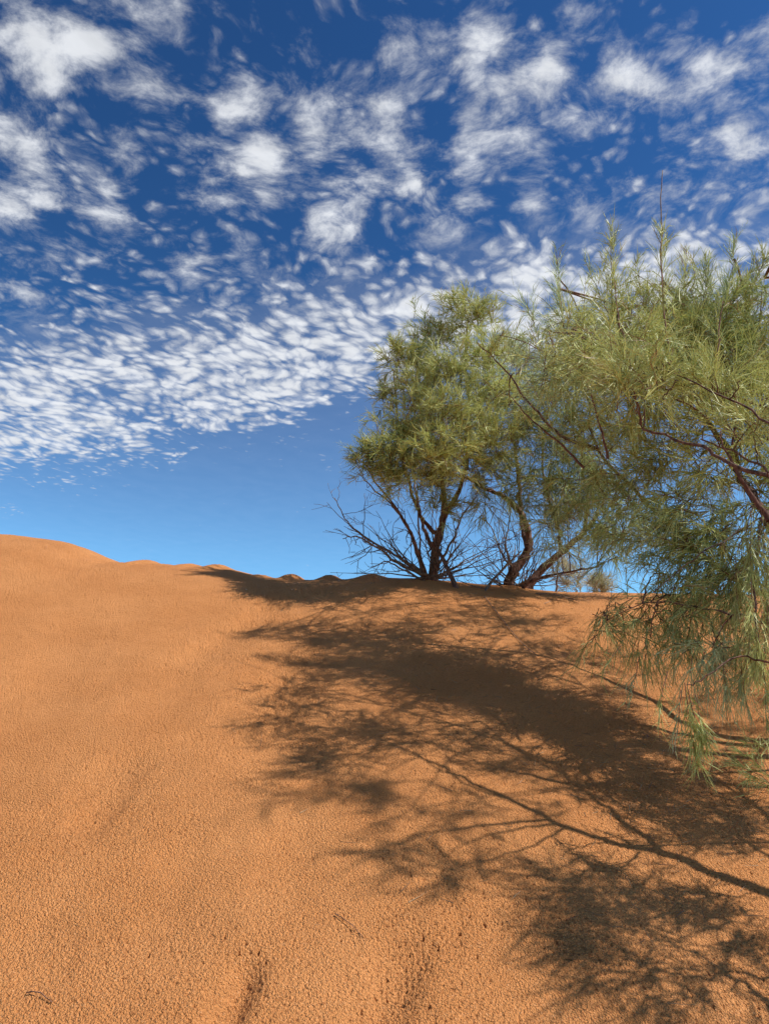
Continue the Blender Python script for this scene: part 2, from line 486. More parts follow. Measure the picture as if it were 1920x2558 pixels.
class Needles:
    """thin tapering bent blades"""
    def __init__(s):
        s.P, s.D, s.L, s.B, s.W, s.C = [], [], [], [], [], []
    def add(s, P, D, L, B, W, C):
        s.P.append(P); s.D.append(D); s.L.append(L); s.B.append(B); s.W.append(W); s.C.append(C)
    def sprays(s, P, D, L, droop, width, tone, nside=7, spread=.55):
        """each spray: an axis blade and long side blades leaving it at a sharp angle"""
        n = len(P)
        B = np.zeros((n, 3)); B[:, 2] = -droop * rng.uniform(.4, 1.6, n)
        B += rng.normal(0, .20, (n, 3))
        C = tone_color(tone, n)
        s.add(P, D, L, B, np.full(n, width * 1.25), C)
        t = np.tile(np.linspace(.02, .80, nside), (n, 1)) + rng.uniform(-.06, .06, (n, nside))
        LL = L[:, None, None]
        Q = P[:, None] + D[:, None] * LL * t[..., None] + B[:, None] * LL * (t ** 2)[..., None]
        T = unit(D[:, None] + 2 * B[:, None] * t[..., None])
        rnd = rng.normal(0, 1, (n, nside, 3))
        rnd -= (rnd * T).sum(-1, keepdims=True) * T
        rnd = unit(rnd)
        E = unit(T + rnd * (spread * rng.uniform(.4, 1.6, (n, nside, 1))))
        l2 = L[:, None] * rng.uniform(.3, .95, (n, nside)) * (1.0 - .45 * t)
        B2 = B[:, None] * .6 + rng.normal(0, .17, (n, nside, 3))
        B2[..., 2] -= droop * .4
        C2 = np.repeat(C[:, None], nside, 1) * rng.uniform(.75, 1.25, (n, nside, 1))
        pale = rng.random((n, nside)) < .14
        C2[pale] = C2[pale] * .5 + np.array([.27, .27, .13])
        W2 = np.full((n, nside), width) * rng.uniform(.55, 1.1, (n, nside))
        W2[pale] *= 1.6
        s.add(Q.reshape(-1, 3), E.reshape(-1, 3), l2.ravel(), B2.reshape(-1, 3), W2.ravel(), np.clip(C2, 0, .85).reshape(-1, 3))
    def build(s, name, mat, parent, origin):
        P, D, L, B, W, C = (np.concatenate(a) for a in (s.P, s.D, s.L, s.B, s.W, s.C))
        n = len(P)
        side = np.cross(D, rng.normal(0, 1, (n, 3))); side = unit(side)
        ts = [0, .5, 1.0]; ws = [1.0, .85, .25]
        V = np.zeros((n, 6, 3))
        for i, (t, w) in enumerate(zip(ts, ws)):
            q = P + D * (L * t)[:, None] + B * (L * t * t)[:, None]
            V[:, 2 * i] = q - side * (W * w * .5)[:, None]
            V[:, 2 * i + 1] = q + side * (W * w * .5)[:, None]
        b = np.arange(n)[:, None] * 6
        F = np.concatenate([b + np.array([[0, 1, 3, 2]]), b + np.array([[2, 3, 5, 4]])], axis=1).reshape(-1, 4)
        return mesh_obj(name, V.reshape(-1, 3), F, 4, mat, parent, origin, smooth=False, colors=np.repeat(C, 6, axis=0))
TONES = {  # two ends of each tone
    'olive': ((.26, .280, .070), (.55, .56, .20)),
    'yellow': ((.36, .38, .085), (.66, .67, .25)),
    'green': ((.19, .235, .065), (.44, .475, .17)),
    'grey': ((.25, .32, .13), (.54, .60, .33)),
    'dry': ((.32, .29, .17), (.50, .45, .29)),
}
def tone_color(tone, n):
    a, b = (np.array(x) for x in TONES[tone])
    t = rng.random((n, 1))
    c = a + (b - a) * t
    dry = rng.random(n) < .04
    c[dry] = np.array([.30, .20, .09])
    return c

class Tree:
    def __init__(s, base):
        s.base = np.asarray(base, float)
        s.wood = []           # (part name, Tubes)
        s.nodes = []          # points that branches may spring from
        s.twigs = Tubes(); s.nd = Needles()
    def limb(s, pts, r0, r1, name='limb', k=8, knob=.05, n=5, jit=.006, spring=True, taper=.6):
        t = Tubes()
        path = smooth_path(pts, n, jit)
        t.add(path, r0, r1, k, knob, taper)
        s.wood.append((name, t))
        if spring:
            for p in path[2:]: s.nodes.append(p)
        return path
    def shoot(s, p0, p1, bend, r, nspray, slen, tone, droop, spread=.9, width=.003, nside=9, start=.12, fan=None):
        L = np.linalg.norm(p1 - p0)
        t = np.linspace(0, 1, 6)[:, None]
        path = p0 + (p1 - p0) * t + bend * (t * (1 - t)) * L
        path[1:-1] += rng.normal(0, .012 * L, (4, 3))
        s.twigs.add(path, r, r * .35, 4)
        tt = np.sqrt(rng.uniform(start ** 2, 1.0, nspray))
        P = np.stack([np.interp(tt, t[:, 0], path[:, i]) for i in range(3)], 1)
        G = np.gradient(path, axis=0)
        T = unit(np.stack([np.interp(tt, t[:, 0], G[:, i]) for i in range(3)], 1))
        rn = rng.normal(0, 1, (nspray, 3)); rn -= (rn * T).sum(-1, keepdims=True) * T
        D = unit(T + unit(rn) * (spread * (1.15 - .7 * tt))[:, None] + np.array([0, 0, .12 - droop * .5]))
        s.nd.sprays(P, D, slen * rng.uniform(.6, 1.25, nspray) * (1.1 - .25 * tt), droop, width, tone, nside)
    DENS = 1.9
    def clump(s, c, rx, rz, ry=None, shoots=16, nspray=11, slen=.20, tone='olive', droop=.1, width=.003, nside=9, up=.35, link=True, spread=.9):
        c = np.asarray(c, float)
        ry = ry or (rx + rz) * .5
        rad = np.array([rx, ry, rz])
        if s.nodes and link:
            nodes = np.array(s.nodes)
            dd = np.linalg.norm((nodes - c) * np.array([1, 1, .8]), axis=1)
            a = nodes[np.argmin(dd)]
            b = c - unit(c - a) * min(np.linalg.norm(c - a) * .5, .35 * rad.mean())
            mid = (a + b) / 2 + np.array([0, 0, .08 * np.linalg.norm(b - a)])
            path = smooth_path([a, mid, b], 5, .004)
            s.twigs.add(path, min(.011, .004 + .004 * np.linalg.norm(b - a)), .0035, 4)
        else:
            b = c - np.array([0, 0, .4 * rz])
            a = b - np.array([0, 0, .1])
        shoots = int(round(shoots * s.DENS))
        out = unit(c - a) + np.array([0, 0, .3]) - np.array([0, 0, droop])
        for i in range(shoots):
            q = rng.normal(0, 1, 3); q = q / np.linalg.norm(q) * rng.uniform(.35, 1.0)
            p1 = c + q * rad
            q2 = rng.normal(0, .50, 3) + out * -.15 + np.array([0, 0, -.15 * up])
            p0 = c + q2 * rad
            dr_ = unit(rng.normal(0, 1, 3) + out * .9 + np.array([0, 0, up]))
            p1 = p0 + dr_ * rad.mean() * rng.uniform(.45, 1.0)
            L = np.linalg.norm(p1 - p0)
            bend = np.array([0, 0, .35 * up]) + rng.normal(0, .12, 3)
            k = max(3, int(nspray * (.5 + .5 * L / rad.mean())))
            s.shoot(p0, p1, bend, .0032, k, slen, tone, droop, width=width, nside=nside, spread=spread)
    def finish(s, name, label, cat, group=None, leaf=True, bark=None):
        e = bpy.data.objects.new(name, None)
        e.empty_display_size = .3
        COL.objects.link(e)
        e.location = tuple(s.base)
        e['label'] = label; e['category'] = cat
        if group: e['group'] = group
        for nm, t in s.wood:
            mt = M_TWIG if nm in ('twig', 'stem') else M_DEAD if nm in ('dead_branch', 'bare_shoot', 'dry_stem') else (bark or M_BARK)
            t.build(nm, mt, e, s.base)
        tw = s.twigs.build('twigs', M_TWIG, e, s.base)
        if tw: tw['kind'] = 'stuff'
        if s.nd.P: s.nd.build('foliage', M_LEAF, e, s.base)
        return e
PXY = lambda px, Y: px / FPX * Y          # picture length to metres at depth Y

# ------------------------------------------------------------------ the dune
def build_ground():
    th_f = np.arange(-.62, .62, .00105)
    th_l = np.linspace(-math.pi, -.64, 90)
    th_r = np.linspace(.64, math.pi, 90)
    th = np.concatenate([th_l, th_f, th_r])        # both ends meet behind the camera
    r = [.25]
    while r[-1] < 6000:
        x = r[-1]
        if x < 1.6: d = .05
        elif x < 9.6:
            d = .00155 * x * (1.0 if x < 3 else (1 + (x - 3) * .30))
        elif x < 14: d = .06
        else: d = x * .05
        r.append(x + d)
    r = np.array(r)
    TH, RR = np.meshgrid(th, r, indexing='ij')
    X, Y = RR * np.sin(TH), RR * np.cos(TH)
    nt, nr = X.shape
    Zg = ground(X, Y)
    # crust of small crumbs and clods
    vis = np.clip((12 - RR) / 3, 0, 1) * (np.abs(TH) < .64)
    n_lo = vnoise(X * 2.3, Y * 2.3, 21)
    rough = np.clip(.62 + .55 * n_lo + .25 * vnoise(X * 7, Y * 7, 22), .12, 1.3)
    wx, wy = X + .004 * vnoise(X * 80, Y * 80, 31), Y + .004 * vnoise(X * 80, Y * 80, 32)
    d1, h1 = worley(wx / .0125, wy / .0125, 3)
    d2, h2 = worley(wx / .0066, wy / .0066, 5)
    clod = np.clip(.62 - d1, 0, 1) * (h1 > .35) * h1
    crumb = np.clip(.6 - d2, 0, 1) * h2
    pit = np.clip(vnoise(X / .0095, Y / .0095, 41) - .20, 0, 1)
    for (ax, ay, bx, by, w, dep, skew) in TROUGHS[:2] + TROUGHS[2:6]:
        t = np.clip(((X - ax) * (bx - ax) + (Y - ay) * (by - ay)) / ((bx - ax) ** 2 + (by - ay) ** 2), 0, 1)
        q = np.hypot(X - ax - t * (bx - ax), Y - ay - t * (by - ay)) / (w * 1.3)
        rough = rough + .8 * np.exp(-q * q)
    pit2 = np.clip(vnoise(X / .016, Y / .016, 57) - .50, 0, 1)
    disp = rough * (-.055 * pit2 + .0066 * clod + .0034 * crumb - .0105 * pit) + .0030 * vnoise(X / .11, Y / .11, 44)
    Zg = Zg + vis * disp
    V = np.stack([X, Y, Zg], -1).reshape(-1, 3)
    # centre point under the camera
    i = np.arange(nt - 1)[:, None] * nr; j = np.arange(nr - 1)[None]
    F = np.stack([i + j, i + j + 1, i + nr + j + 1, i + nr + j], -1).reshape(-1, 4)
    # seam: last column of angles to the first; and the small hole under the camera filled by quads to a ring of radius ~0
    jj = np.arange(nr - 1)
    b = (nt - 1) * nr
    seam = np.stack([b + jj, b + jj + 1, jj + 1, jj], -1)
    c0 = len(V)
    cen = np.stack([np.sin(th) * .01, np.cos(th) * .01, np.full(nt, float(ground(np.array([0.]), np.array([0.]))[0]))], -1)
    V = np.vstack([V, cen])
    k = np.arange(nt)
    k2 = (k + 1) % nt
    hole = np.stack([c0 + k, k * nr, k2 * nr, c0 + k2], -1)
    F = np.vstack([F, seam, hole])[:, ::-1]
    ob = mesh_obj('sand_dune', V, F, 4, M_SAND, smooth=True)
    ob['kind'] = 'structure'
build_ground()

# ------------------------------------------------------------------ left tree on the crest
def dead_branch(tree, pts, r0, r1, twigs=6, tl=.30, name='dead_branch'):
    t = Tubes()
    path = smooth_path(pts, 5, .006)
    t.add(path, r0, r1, 6, .06)
    L = len(path)
    for i in range(twigs):
        k = rng.integers(int(L * .25), L - 1)
        d = unit(path[min(k + 1, L - 1)] - path[k - 1])
        q = unit(d * .8 + rng.normal(0, .62, 3) + np.array([0, 0, .10]))
        l = tl * rng.uniform(.35, 1.15)
        a = path[k]; b = a + q * l * .5 + rng.normal(0, .02, 3); c = a + q * l + np.array([0, 0, .05 * l]) + rng.normal(0, .03, 3)
        rr = r0 + (r1 - r0) * k / L
        sub = smooth_path([a, b, c], 4, .003)
        t.add(sub, rr * .55, .0022, 4)
        if l > tl * .5:
            for m in range(2):
                j = rng.integers(3, len(sub) - 1)
                q2 = unit(q + rng.normal(0, .6, 3))
                t.add(smooth_path([sub[j], sub[j] + q2 * l * .3 + rng.normal(0, .008, 3), sub[j] + q2 * l * .55], 3), rr * .3, .0018, 4)
    tree.wood.append((name, t))
def P_(Y, *pts):
    return [at(p[0], p[1], Y + (p[2] if len(p) > 2 else 0)) for p in pts]

def left_tree():
    Y = 8.4
    T = Tree(at(935, 1262, Y))
    T.DENS = 3.3
    T.limb(P_(Y, (935, 1275), (938, 1225), (945, 1170), (958, 1110), (955, 1050), (950, 980), (955, 900), (950, 820)), .068, .015, 'trunk', 10, .07)
    T.limb(P_(Y, (955, 1120), (990, 1060, -.1), (1010, 990, -.2), (1015, 900, -.2), (1005, 800, -.1), (1010, 690)), .036, .010)
    T.limb(P_(Y, (948, 1160), (915, 1125, -.1), (890, 1070, -.3), (870, 1000, -.4), (860, 920, -.3), (850, 800, -.2)), .030, .008)
    T.limb(P_(Y, (955, 1040), (930, 960, .2), (900, 860, .3), (905, 760, .3)), .028, .008)
    T.limb(P_(Y, (940, 1200), (918, 1150, .1), (905, 1100, .3), (895, 1040, .5)), .030, .010)
    T.limb(P_(Y, (925, 1262), (905, 1200, -.15), (880, 1140, -.25), (845, 1085, -.3), (810, 1040, -.3), (790, 1000, -.3)), .028, .006)
    W = .0052
    for (x, y, rx, ry, dy, tone, sh) in [
        (1020, 690, 45, 45, 0, 'olive', 16), (985, 665, 28, 26, .1, 'olive', 6), (940, 735, 55, 38, .2, 'green', 14), (860, 775, 32, 36, 0, 'olive', 10),
        (905, 790, 50, 40, .1, 'green', 14), (1045, 760, 45, 45, -.1, 'yellow', 14), (970, 810, 60, 50, -.2, 'olive', 20), (900, 850, 50, 50, -.1, 'olive', 16),
        (1050, 850, 60, 55, 0, 'yellow', 18), (960, 900, 75, 55, -.3, 'olive', 24), (870, 930, 55, 50, -.2, 'olive', 18), (1050, 940, 65, 60, -.2, 'olive', 22),
        (950, 985, 85, 45, -.4, 'yellow', 26), (850, 985, 55, 35, -.3, 'olive', 18), (790, 985, 32, 26, -.3, 'green', 10), (845, 1030, 50, 22, -.3, 'olive', 12),
        (930, 1040, 50, 30, 0, 'green', 12), (1030, 1020, 55, 40, 0, 'green', 14), (990, 940, 90, 70, .4, 'green', 18), (900, 960, 70, 50, .4, 'green', 14),
        (955, 1095, 40, 25, .1, 'green', 6), (835, 860, 18, 28, 0, 'green', 5)]:
        T.clump(at(x, y, Y + dy * 1.3 - .75), PXY(rx, Y) * .82, PXY(ry, Y) * .82, None, sh, 8, .17, tone, .08, W, 7)
    # dead wood
    dead_branch(T, P_(Y, (925, 1250), (880, 1215), (830, 1185), (775, 1150), (745, 1120), (722, 1075)), .020, .004, 12, .35)
    dead_branch(T, P_(Y, (930, 1245), (870, 1225, -.3), (810, 1180, -.4), (768, 1160, -.4), (740, 1164, -.4)), .018, .004, 10, .32)
    dead_branch(T, P_(Y, (915, 1250), (895, 1180, -.1), (875, 1130, -.2), (845, 1090, -.2), (800, 1050, -.2), (770, 1020, -.2)), .017, .004, 12, .30)
    dead_branch(T, P_(Y, (910, 1250), (905, 1150, -.2), (900, 1080, -.2), (902, 1045, -.2)), .012, .003, 6, .25)
    dead_branch(T, P_(Y, (785, 1155), (788, 1100), (787, 1065)), .006, .0025, 2, .12)
    dead_branch(T, P_(Y, (940, 1230), (975, 1170), (1000, 1110), (1040, 1060)), .016, .004, 8, .30)
    dead_branch(T, P_(Y, (930, 1262), (880, 1235, -.4), (835, 1215, -.5), (800, 1225, -.5)), .014, .003, 8, .25)
    for i in range(26):
        a = rng.uniform(0, math.pi)
        r_ = rng.uniform(90, 240)
        x1 = 935 + math.cos(a) * r_ * 1.0
        y1 = 1248 - math.sin(a) * r_ * .85 - 5
        x0 = 935 + rng.normal(0, 14)
        dy = rng.uniform(-.5, .5)
        dead_branch(T, P_(Y, (x0, 1250), ((x0 * 1.1 + x1 * .9) / 2 + rng.normal(0, 9), (1250 + y1) / 2 + rng.normal(6, 9), dy * .5), (x1, y1, dy)), rng.uniform(.006, .011), .002, 5, .28)
    return T.finish('feathery_tree', 'rounded green tree on the crest, leftmost of the trees, bare grey branches reaching left', 'tree', 'trees on the dune')
left_tree()

# ------------------------------------------------------------------ middle tree
def middle_tree():
    Y = 8.45
    T = Tree(at(1105, 1285, Y))
    T.limb(P_(Y, (1095, 1290), (1105, 1240), (1130, 1205), (1142, 1170), (1128, 1115), (1095, 1078), (1050, 1055), (1000, 1030), (940, 1020)), .075, .012, 'trunk', 10, .08)
    T.limb(P_(Y, (1140, 1180), (1125, 1120, .3), (1120, 1040, .3), (1110, 950, .3), (1115, 850, .3), (1130, 760, .3)), .042, .010)
    T.limb(P_(Y, (1125, 1285), (1165, 1235), (1210, 1195), (1260, 1150), (1290, 1110)), .065, .022)
    T.limb(P_(Y, (1210, 1195), (1205, 1140), (1185, 1080), (1170, 1000), (1180, 900)), .030, .010)
    T.limb(P_(Y, (1110, 1290), (1150, 1255, -.3), (1230, 1235, -.4), (1290, 1225, -.4)), .022, .008)
    T.limb(P_(Y, (1260, 1150), (1270, 1080), (1255, 1000), (1260, 930)), .028, .009)
    T.limb(P_(Y, (1150, 1275), (1153, 1230)), .012, .01, 'dead_branch', spring=False)
    for (x, y, rx, ry, dy, tone, sh) in [
        (1135, 775, 35, 45, .3, 'grey', 9), (1110, 850, 50, 50, .3, 'green', 14), (1170, 860, 50, 60, .2, 'grey', 14), (1115, 940, 55, 50, .2, 'green', 16),
        (1180, 960, 60, 60, .1, 'green', 16), (1100, 1020, 40, 38, .3, 'green', 9), (1165, 1050, 50, 45, 0, 'green', 12), (1240, 1040, 60, 60, 0, 'green', 14),
        (1175, 1135, 40, 50, 0, 'grey', 10), (1240, 1130, 50, 45, .2, 'green', 9), (1285, 1150, 45, 45, .2, 'green', 6), (1090, 900, 50, 60, .5, 'green', 8),
        (1045, 1090, 30, 22, .2, 'green', 4), (1230, 880, 60, 60, .0, 'green', 14), (1260, 980, 60, 60, .1, 'green', 14), (1290, 1070, 55, 50, .0, 'green', 13),
        (1220, 1080, 45, 50, -.1, 'green', 10), (1330, 1140, 50, 45, .0, 'green', 9), (1210, 1170, 40, 35, .0, 'grey', 5), (1300, 1190, 45, 25, .1, 'green', 5), (1380, 1170, 50, 50, .1, 'green', 8),
        (1100, 1060, 40, 30, .0, 'green', 7)]:
        T.clump(at(x, y, Y + dy * 1.2 - .75), PXY(rx, Y) * .9, PXY(ry, Y) * .9, None, sh * 1.5, 7, .22, tone, .26, .0052, 6)
    dead_branch(T, P_(Y, (1115, 1270), (1150, 1255), (1200, 1245), (1265, 1235)), .014, .004, 8, .25)
    dead_branch(T, P_(Y, (1120, 1240), (1085, 1200), (1065, 1150), (1030, 1100)), .014, .003, 10, .3)
    dead_branch(T, P_(Y, (1120, 1245), (1090, 1180), (1100, 1120), (1070, 1080)), .011, .003, 8, .3)
    dead_branch(T, P_(Y, (1200, 1278), (1203, 1230), (1208, 1190)), .012, .006, 5, .3)
    for i in range(22):
        a = rng.uniform(.25, math.pi - .1)
        r_ = rng.uniform(80, 190)
        x1 = 1120 + math.cos(a) * r_; y1 = 1262 - math.sin(a) * r_ * .9
        x0 = 1115 + rng.normal(0, 16); dy = rng.uniform(-.5, .4)
        dead_branch(T, P_(Y, (x0, 1268), ((x0 + x1) / 2 + rng.normal(0, 10), (1268 + y1) / 2 + rng.normal(6, 8), dy * .5), (x1, y1, dy)), rng.uniform(.005, .010), .002, 5, .28)
    return T.finish('feathery_tree', 'tree on the crest with crooked dark trunk arching left, between the other two', 'tree', 'trees on the dune')
middle_tree()

# ------------------------------------------------------------------ near tree, trunk beyond the right edge
def near_tree():
    base = np.array([3.35, 4.3, 0.0]); base[2] = float(ground(base[:1], base[1:2])[0]) - .05
    T = Tree(base)
    T.DENS = 1.3
    fork = base + np.array([-.05, 0, .75])
    T.limb([base, base + np.array([.04, .02, .4]), fork], .13, .10, 'trunk', 12, .06)
    # limbs seen in the picture
    T.limb([fork, at(1740, 1230, 4.35), at(1650, 1105, 4.4), at(1590, 1020, 4.6), at(1560, 950, 4.8), at(1480, 870, 5.0), at(1400, 820, 5.1), at(1350, 740, 5.2), at(1322, 640, 5.2), at(1318, 540, 5.2)], .044, .0015, knob=.03)
    T.limb([at(1590, 1020, 4.6), at(1585, 900, 4.7), at(1560, 780, 4.9), at(1560, 690, 5.0), at(1585, 560, 5.0)], .016, .0015, knob=.02)
    T.limb([at(1480, 870, 5.0), at(1450, 780, 5.1), at(1440, 680, 5.2), at(1428, 560, 5.2), at(1428, 480, 5.2)], .012, .003, knob=.02)
    T.limb([at(1428, 520, 5.2), at(1426, 440, 5.2), at(1430, 368, 5.2)], .0065, .0030, 'bare_shoot', 6, 0, jit=.002, spring=False)
    T.limb([fork, at(1720, 1300, 4.7), at(1580, 1250, 5.2), at(1420, 1110, 5.7), at(1290, 970, 5.8), at(1265, 850, 5.8), at(1220, 720, 5.8), at(1205, 600, 5.8)], .036, .0015, knob=.02)
    T.limb([at(1290, 970, 5.8), at(1210, 940, 5.9), at(1150, 880, 6.0), at(1090, 800, 6.0), at(1030, 740, 6.0)], .020, .004)
    T.limb([fork, at(1760, 1000, 4.6), at(1680, 850, 4.8), at(1640, 700, 4.9), at(1650, 600, 4.9)], .032, .0015, knob=.02)
    T.limb([fork, at(1700, 1350, 4.1), at(1600, 1330, 4.1), at(1500, 1310, 4.3), at(1400, 1300, 4.5), at(1310, 1340, 4.6)], .013, .002)
    T.limb([at(1650, 1105, 4.4), at(1640, 1150, 4.1), at(1630, 1260, 3.9), at(1640, 1400, 3.75)], .014, .004)
    T.limb([fork, np.array([3.0, 3.6, base[2] + .5]), at(1720, 1440, 3.5), at(1600, 1420, 3.5), at(1510, 1470, 3.45), at(1480, 1480, 3.45)], .010, .002)
    # a reddish dry cane crossing below
    T.limb([at(1650, 1115, 4.3), at(1560, 1170, 4.2), at(1480, 1220, 4.2), at(1410, 1280, 4.2)], .006, .003, 'dry_stem', 6, 0, spring=False)
    W = .0050
    for (x, y, rx, ry, Y, tone, sh, dr) in [
        (1215, 680, 35, 60, 5.8, 'grey', 8, .0), (1240, 740, 55, 75, 5.8, 'olive', 18, .05), (1330, 670, 40, 60, 5.2, 'olive', 10, .0),
        (1445, 680, 55, 55, 5.2, 'olive', 16, .0), (1515, 670, 50, 50, 5.2, 'grey', 12, 0), (1590, 670, 50, 55, 5.0, 'green', 16, 0),
        (1650, 690, 40, 60, 4.9, 'green', 14, 0), (1380, 740, 70, 75, 5.2, 'yellow', 26, .08), (1480, 750, 75, 80, 5.1, 'olive', 28, .08), (1580, 760, 75, 80, 4.9, 'green', 28, .08),
        (1650, 800, 55, 100, 4.8, 'olive', 22, .1), (1290, 830, 70, 70, 5.7, 'olive', 24, .1), (1215, 830, 60, 60, 5.9, 'grey', 14, .1), (1400, 860, 85, 70, 5.1, 'yellow', 34, .12),
        (1520, 880, 85, 80, 5.0, 'yellow', 34, .12), (1620, 920, 70, 80, 4.7, 'olive', 28, .15), (1330, 950, 80, 70, 5.5, 'olive', 28, .15), (1240, 930, 70, 60, 5.9, 'green', 20, .2),
        (1450, 980, 85, 70, 5.0, 'olive', 32, .2), (1560, 1010, 75, 70, 4.7, 'yellow', 30, .2), (1640, 1030, 50, 70, 4.5, 'green', 20, .2), (1370, 1060, 75, 60, 5.3, 'green', 26, .25),
        (1480, 1100, 80, 60, 4.8, 'olive', 30, .3), (1580, 1140, 70, 65, 4.5, 'green', 26, .3), (1290, 1040, 60, 60, 5.7, 'green', 16, .25), (1410, 1160, 60, 50, 5.0, 'green', 16, .35),
        (1510, 1200, 70, 55, 4.6, 'green', 22, .35), (1600, 1230, 55, 60, 4.3, 'green', 20, .4), (1340, 1130, 45, 45, 5.5, 'green', 8, .3), (1420, 1230, 50, 30, 4.9, 'green', 9, .3),
        (1120, 800, 40, 40, 6.0, 'grey', 7, .1), (1060, 760, 30, 30, 6.0, 'yellow', 6, .1), (1160, 720, 30, 50, 6.0, 'grey', 5, 0)]:
        T.clump(at(x, y, Y), PXY(rx, Y), PXY(ry, Y), None, sh, 7, .21, tone, dr, W, 6, up=.6 - dr)
    for pts, Ys, r0_ in [([(1312, 990), (1290, 900), (1262, 820), (1232, 740)], 4.9, .009), ([(1420, 860), (1365, 770), (1335, 690), (1326, 610)], 4.6, .009),
                         ([(1450, 800), (1436, 700), (1428, 600), (1427, 520)], 4.6, .007), ([(1548, 800), (1552, 720), (1560, 650)], 4.5, .008),
                         ([(1660, 1125), (1625, 1075), (1590, 1020), (1562, 965), (1555, 930)], 3.9, .017), ([(1530, 905), (1480, 870), (1420, 850)], 4.4, .009),
                         ([(1260, 1010), (1200, 950), (1140, 900), (1095, 850)], 5.4, .010), ([(1580, 960), (1590, 880), (1585, 800)], 4.3, .007)]:
        T.limb([at(x, y, Ys + .04 * i) for i, (x, y) in enumerate(pts)], r0_, .0025, 'stem', 6, .05, jit=.004, spring=False, taper=.9)
    # feathery upright plumes along the top of the crown
    def plume(pts, Y, n, sl, tone, r=.004):
        path = smooth_path([at(x, y, Y) for x, y in pts], 6, .004)
        T.twigs.add(path, r, .0012, 4)
        L = np.linalg.norm(np.diff(path, axis=0), axis=1).sum()
        t = np.linspace(0, 1, len(path))
        tt = rng.uniform(0, 1, n)
        P = np.stack([np.interp(tt, t, path[:, i]) for i in range(3)], 1)
        G_ = np.gradient(path, axis=0)
        Tg = unit(np.stack([np.interp(tt, t, G_[:, i]) for i in range(3)], 1))
        rn = rng.normal(0, 1, (n, 3)); rn -= (rn * Tg).sum(-1, keepdims=True) * Tg
        D = unit(Tg + unit(rn) * (.75 - .35 * tt)[:, None])
        T.nd.sprays(P, D, sl * rng.uniform(.6, 1.2, n) * (1.15 - .5 * tt), -.10, .0042, tone, 7, .40)
    for pts, Yp, n, sl, tone in [
        ([(1262, 860), (1225, 740), (1208, 640), (1200, 545)], 5.7, 75, .24, 'grey'),
        ([(1350, 800), (1335, 700), (1325, 590), (1320, 495)], 5.2, 75, .22, 'olive'),
        ([(1325, 700), (1295, 640), (1262, 560)], 5.2, 26, .18, 'grey'),
        ([(1450, 760), (1436, 660), (1428, 560), (1427, 500)], 5.1, 45, .20, 'olive'),
        ([(1470, 740), (1475, 640), (1482, 545)], 5.2, 50, .20, 'olive'),
        ([(1510, 720), (1520, 630), (1525, 560)], 5.1, 44, .18, 'green'),
        ([(1560, 740), (1570, 640), (1588, 515)], 5.0, 55, .20, 'grey'),
        ([(1600, 700), (1625, 620), (1655, 550)], 4.9, 50, .20, 'olive'),
        ([(1400, 720), (1385, 630), (1372, 560)], 5.3, 36, .18, 'olive'),
        ([(1180, 820), (1165, 740), (1150, 690)], 5.9, 26, .18, 'grey')]:
        plume(pts, Yp, n, sl, tone)
    # low boughs that hang in front of the sand
    for (x, y, rx, ry, Y, tone, sh, dr) in [
        (1350, 1310, 60, 26, 4.6, 'green', 12, .3), (1420, 1335, 65, 34, 4.5, 'green', 16, .35), (1500, 1330, 60, 35, 4.3, 'green', 15, .35),
        (1310, 1365, 40, 26, 4.6, 'olive', 7, .4), (1400, 1390, 55, 25, 4.4, 'olive', 8, .5), (1570, 1370, 60, 40, 4.1, 'grey', 13, .4), (1530, 1410, 55, 24, 4.1, 'grey', 9, .5),
        (1480, 1290, 70, 20, 4.8, 'green', 12, .2), (1590, 1300, 60, 30, 4.5, 'green', 12, .3), (1610, 1440, 50, 30, 3.9, 'grey', 8, .5), (1300, 1320, 40, 20, 4.8, 'green', 4, .3),
        (1430, 1290, 60, 20, 4.8, 'green', 10, .2)]:
        T.clump(at(x, y, Y), PXY(rx, Y), PXY(ry, Y), None, sh * .9, 6, .18, tone, dr * .8, .0035, 7, up=-.2, spread=.8)
    def hang(x0, y0, x1, y1, Y, n, tone, sl=.13, w=.0034, bend=0.0):
        T.shoot(at(x0, y0, Y), at(x1, y1, Y - .08), np.array([bend, 0, .1]), .0024, n, sl, tone, .22, spread=.55, width=w, nside=5, start=.05)
    for i in range(11):                       # long tassels at the right edge
        x = 1600 + i * 9 + rng.normal(0, 5); y0 = 1080 + rng.uniform(-20, 160)
        hang(x, y0, x + rng.normal(4, 9), y0 + rng.uniform(150, 260), 3.95 + rng.normal(0, .12), 26, ('olive', 'yellow', 'green')[i % 3], bend=rng.normal(0, .15))
    for i in range(9):
        x = 1615 + i * 9 + rng.normal(0, 5); y0 = 1230 + rng.uniform(0, 90)
        hang(x, y0, x + rng.normal(6, 9), y0 + rng.uniform(130, 230), 3.8 + rng.normal(0, .12), 22, ('olive', 'yellow')[i % 2], bend=rng.normal(0, .15))
    for (a_, b_, c_, d_, Y_, n_, t_) in [(1478, 1475, 1500, 1625, 3.45, 34, 'yellow'), (1485, 1490, 1515, 1610, 3.43, 20, 'yellow'), (1500, 1500, 1522, 1605, 3.45, 14, 'olive'), (1470, 1490, 1462, 1585, 3.5, 7, 'grey'),
                                         (1440, 1450, 1425, 1520, 3.6, 7, 'olive'), (1380, 1420, 1365, 1500, 4.2, 5, 'grey'), (1340, 1395, 1300, 1450, 4.4, 6, 'olive'), (1290, 1370, 1250, 1420, 4.6, 5, 'olive'),
                                         (1560, 1430, 1570, 1520, 3.9, 7, 'grey'), (1600, 1450, 1612, 1530, 3.9, 8, 'grey'), (1650, 1430, 1655, 1560, 3.7, 12, 'green')]:
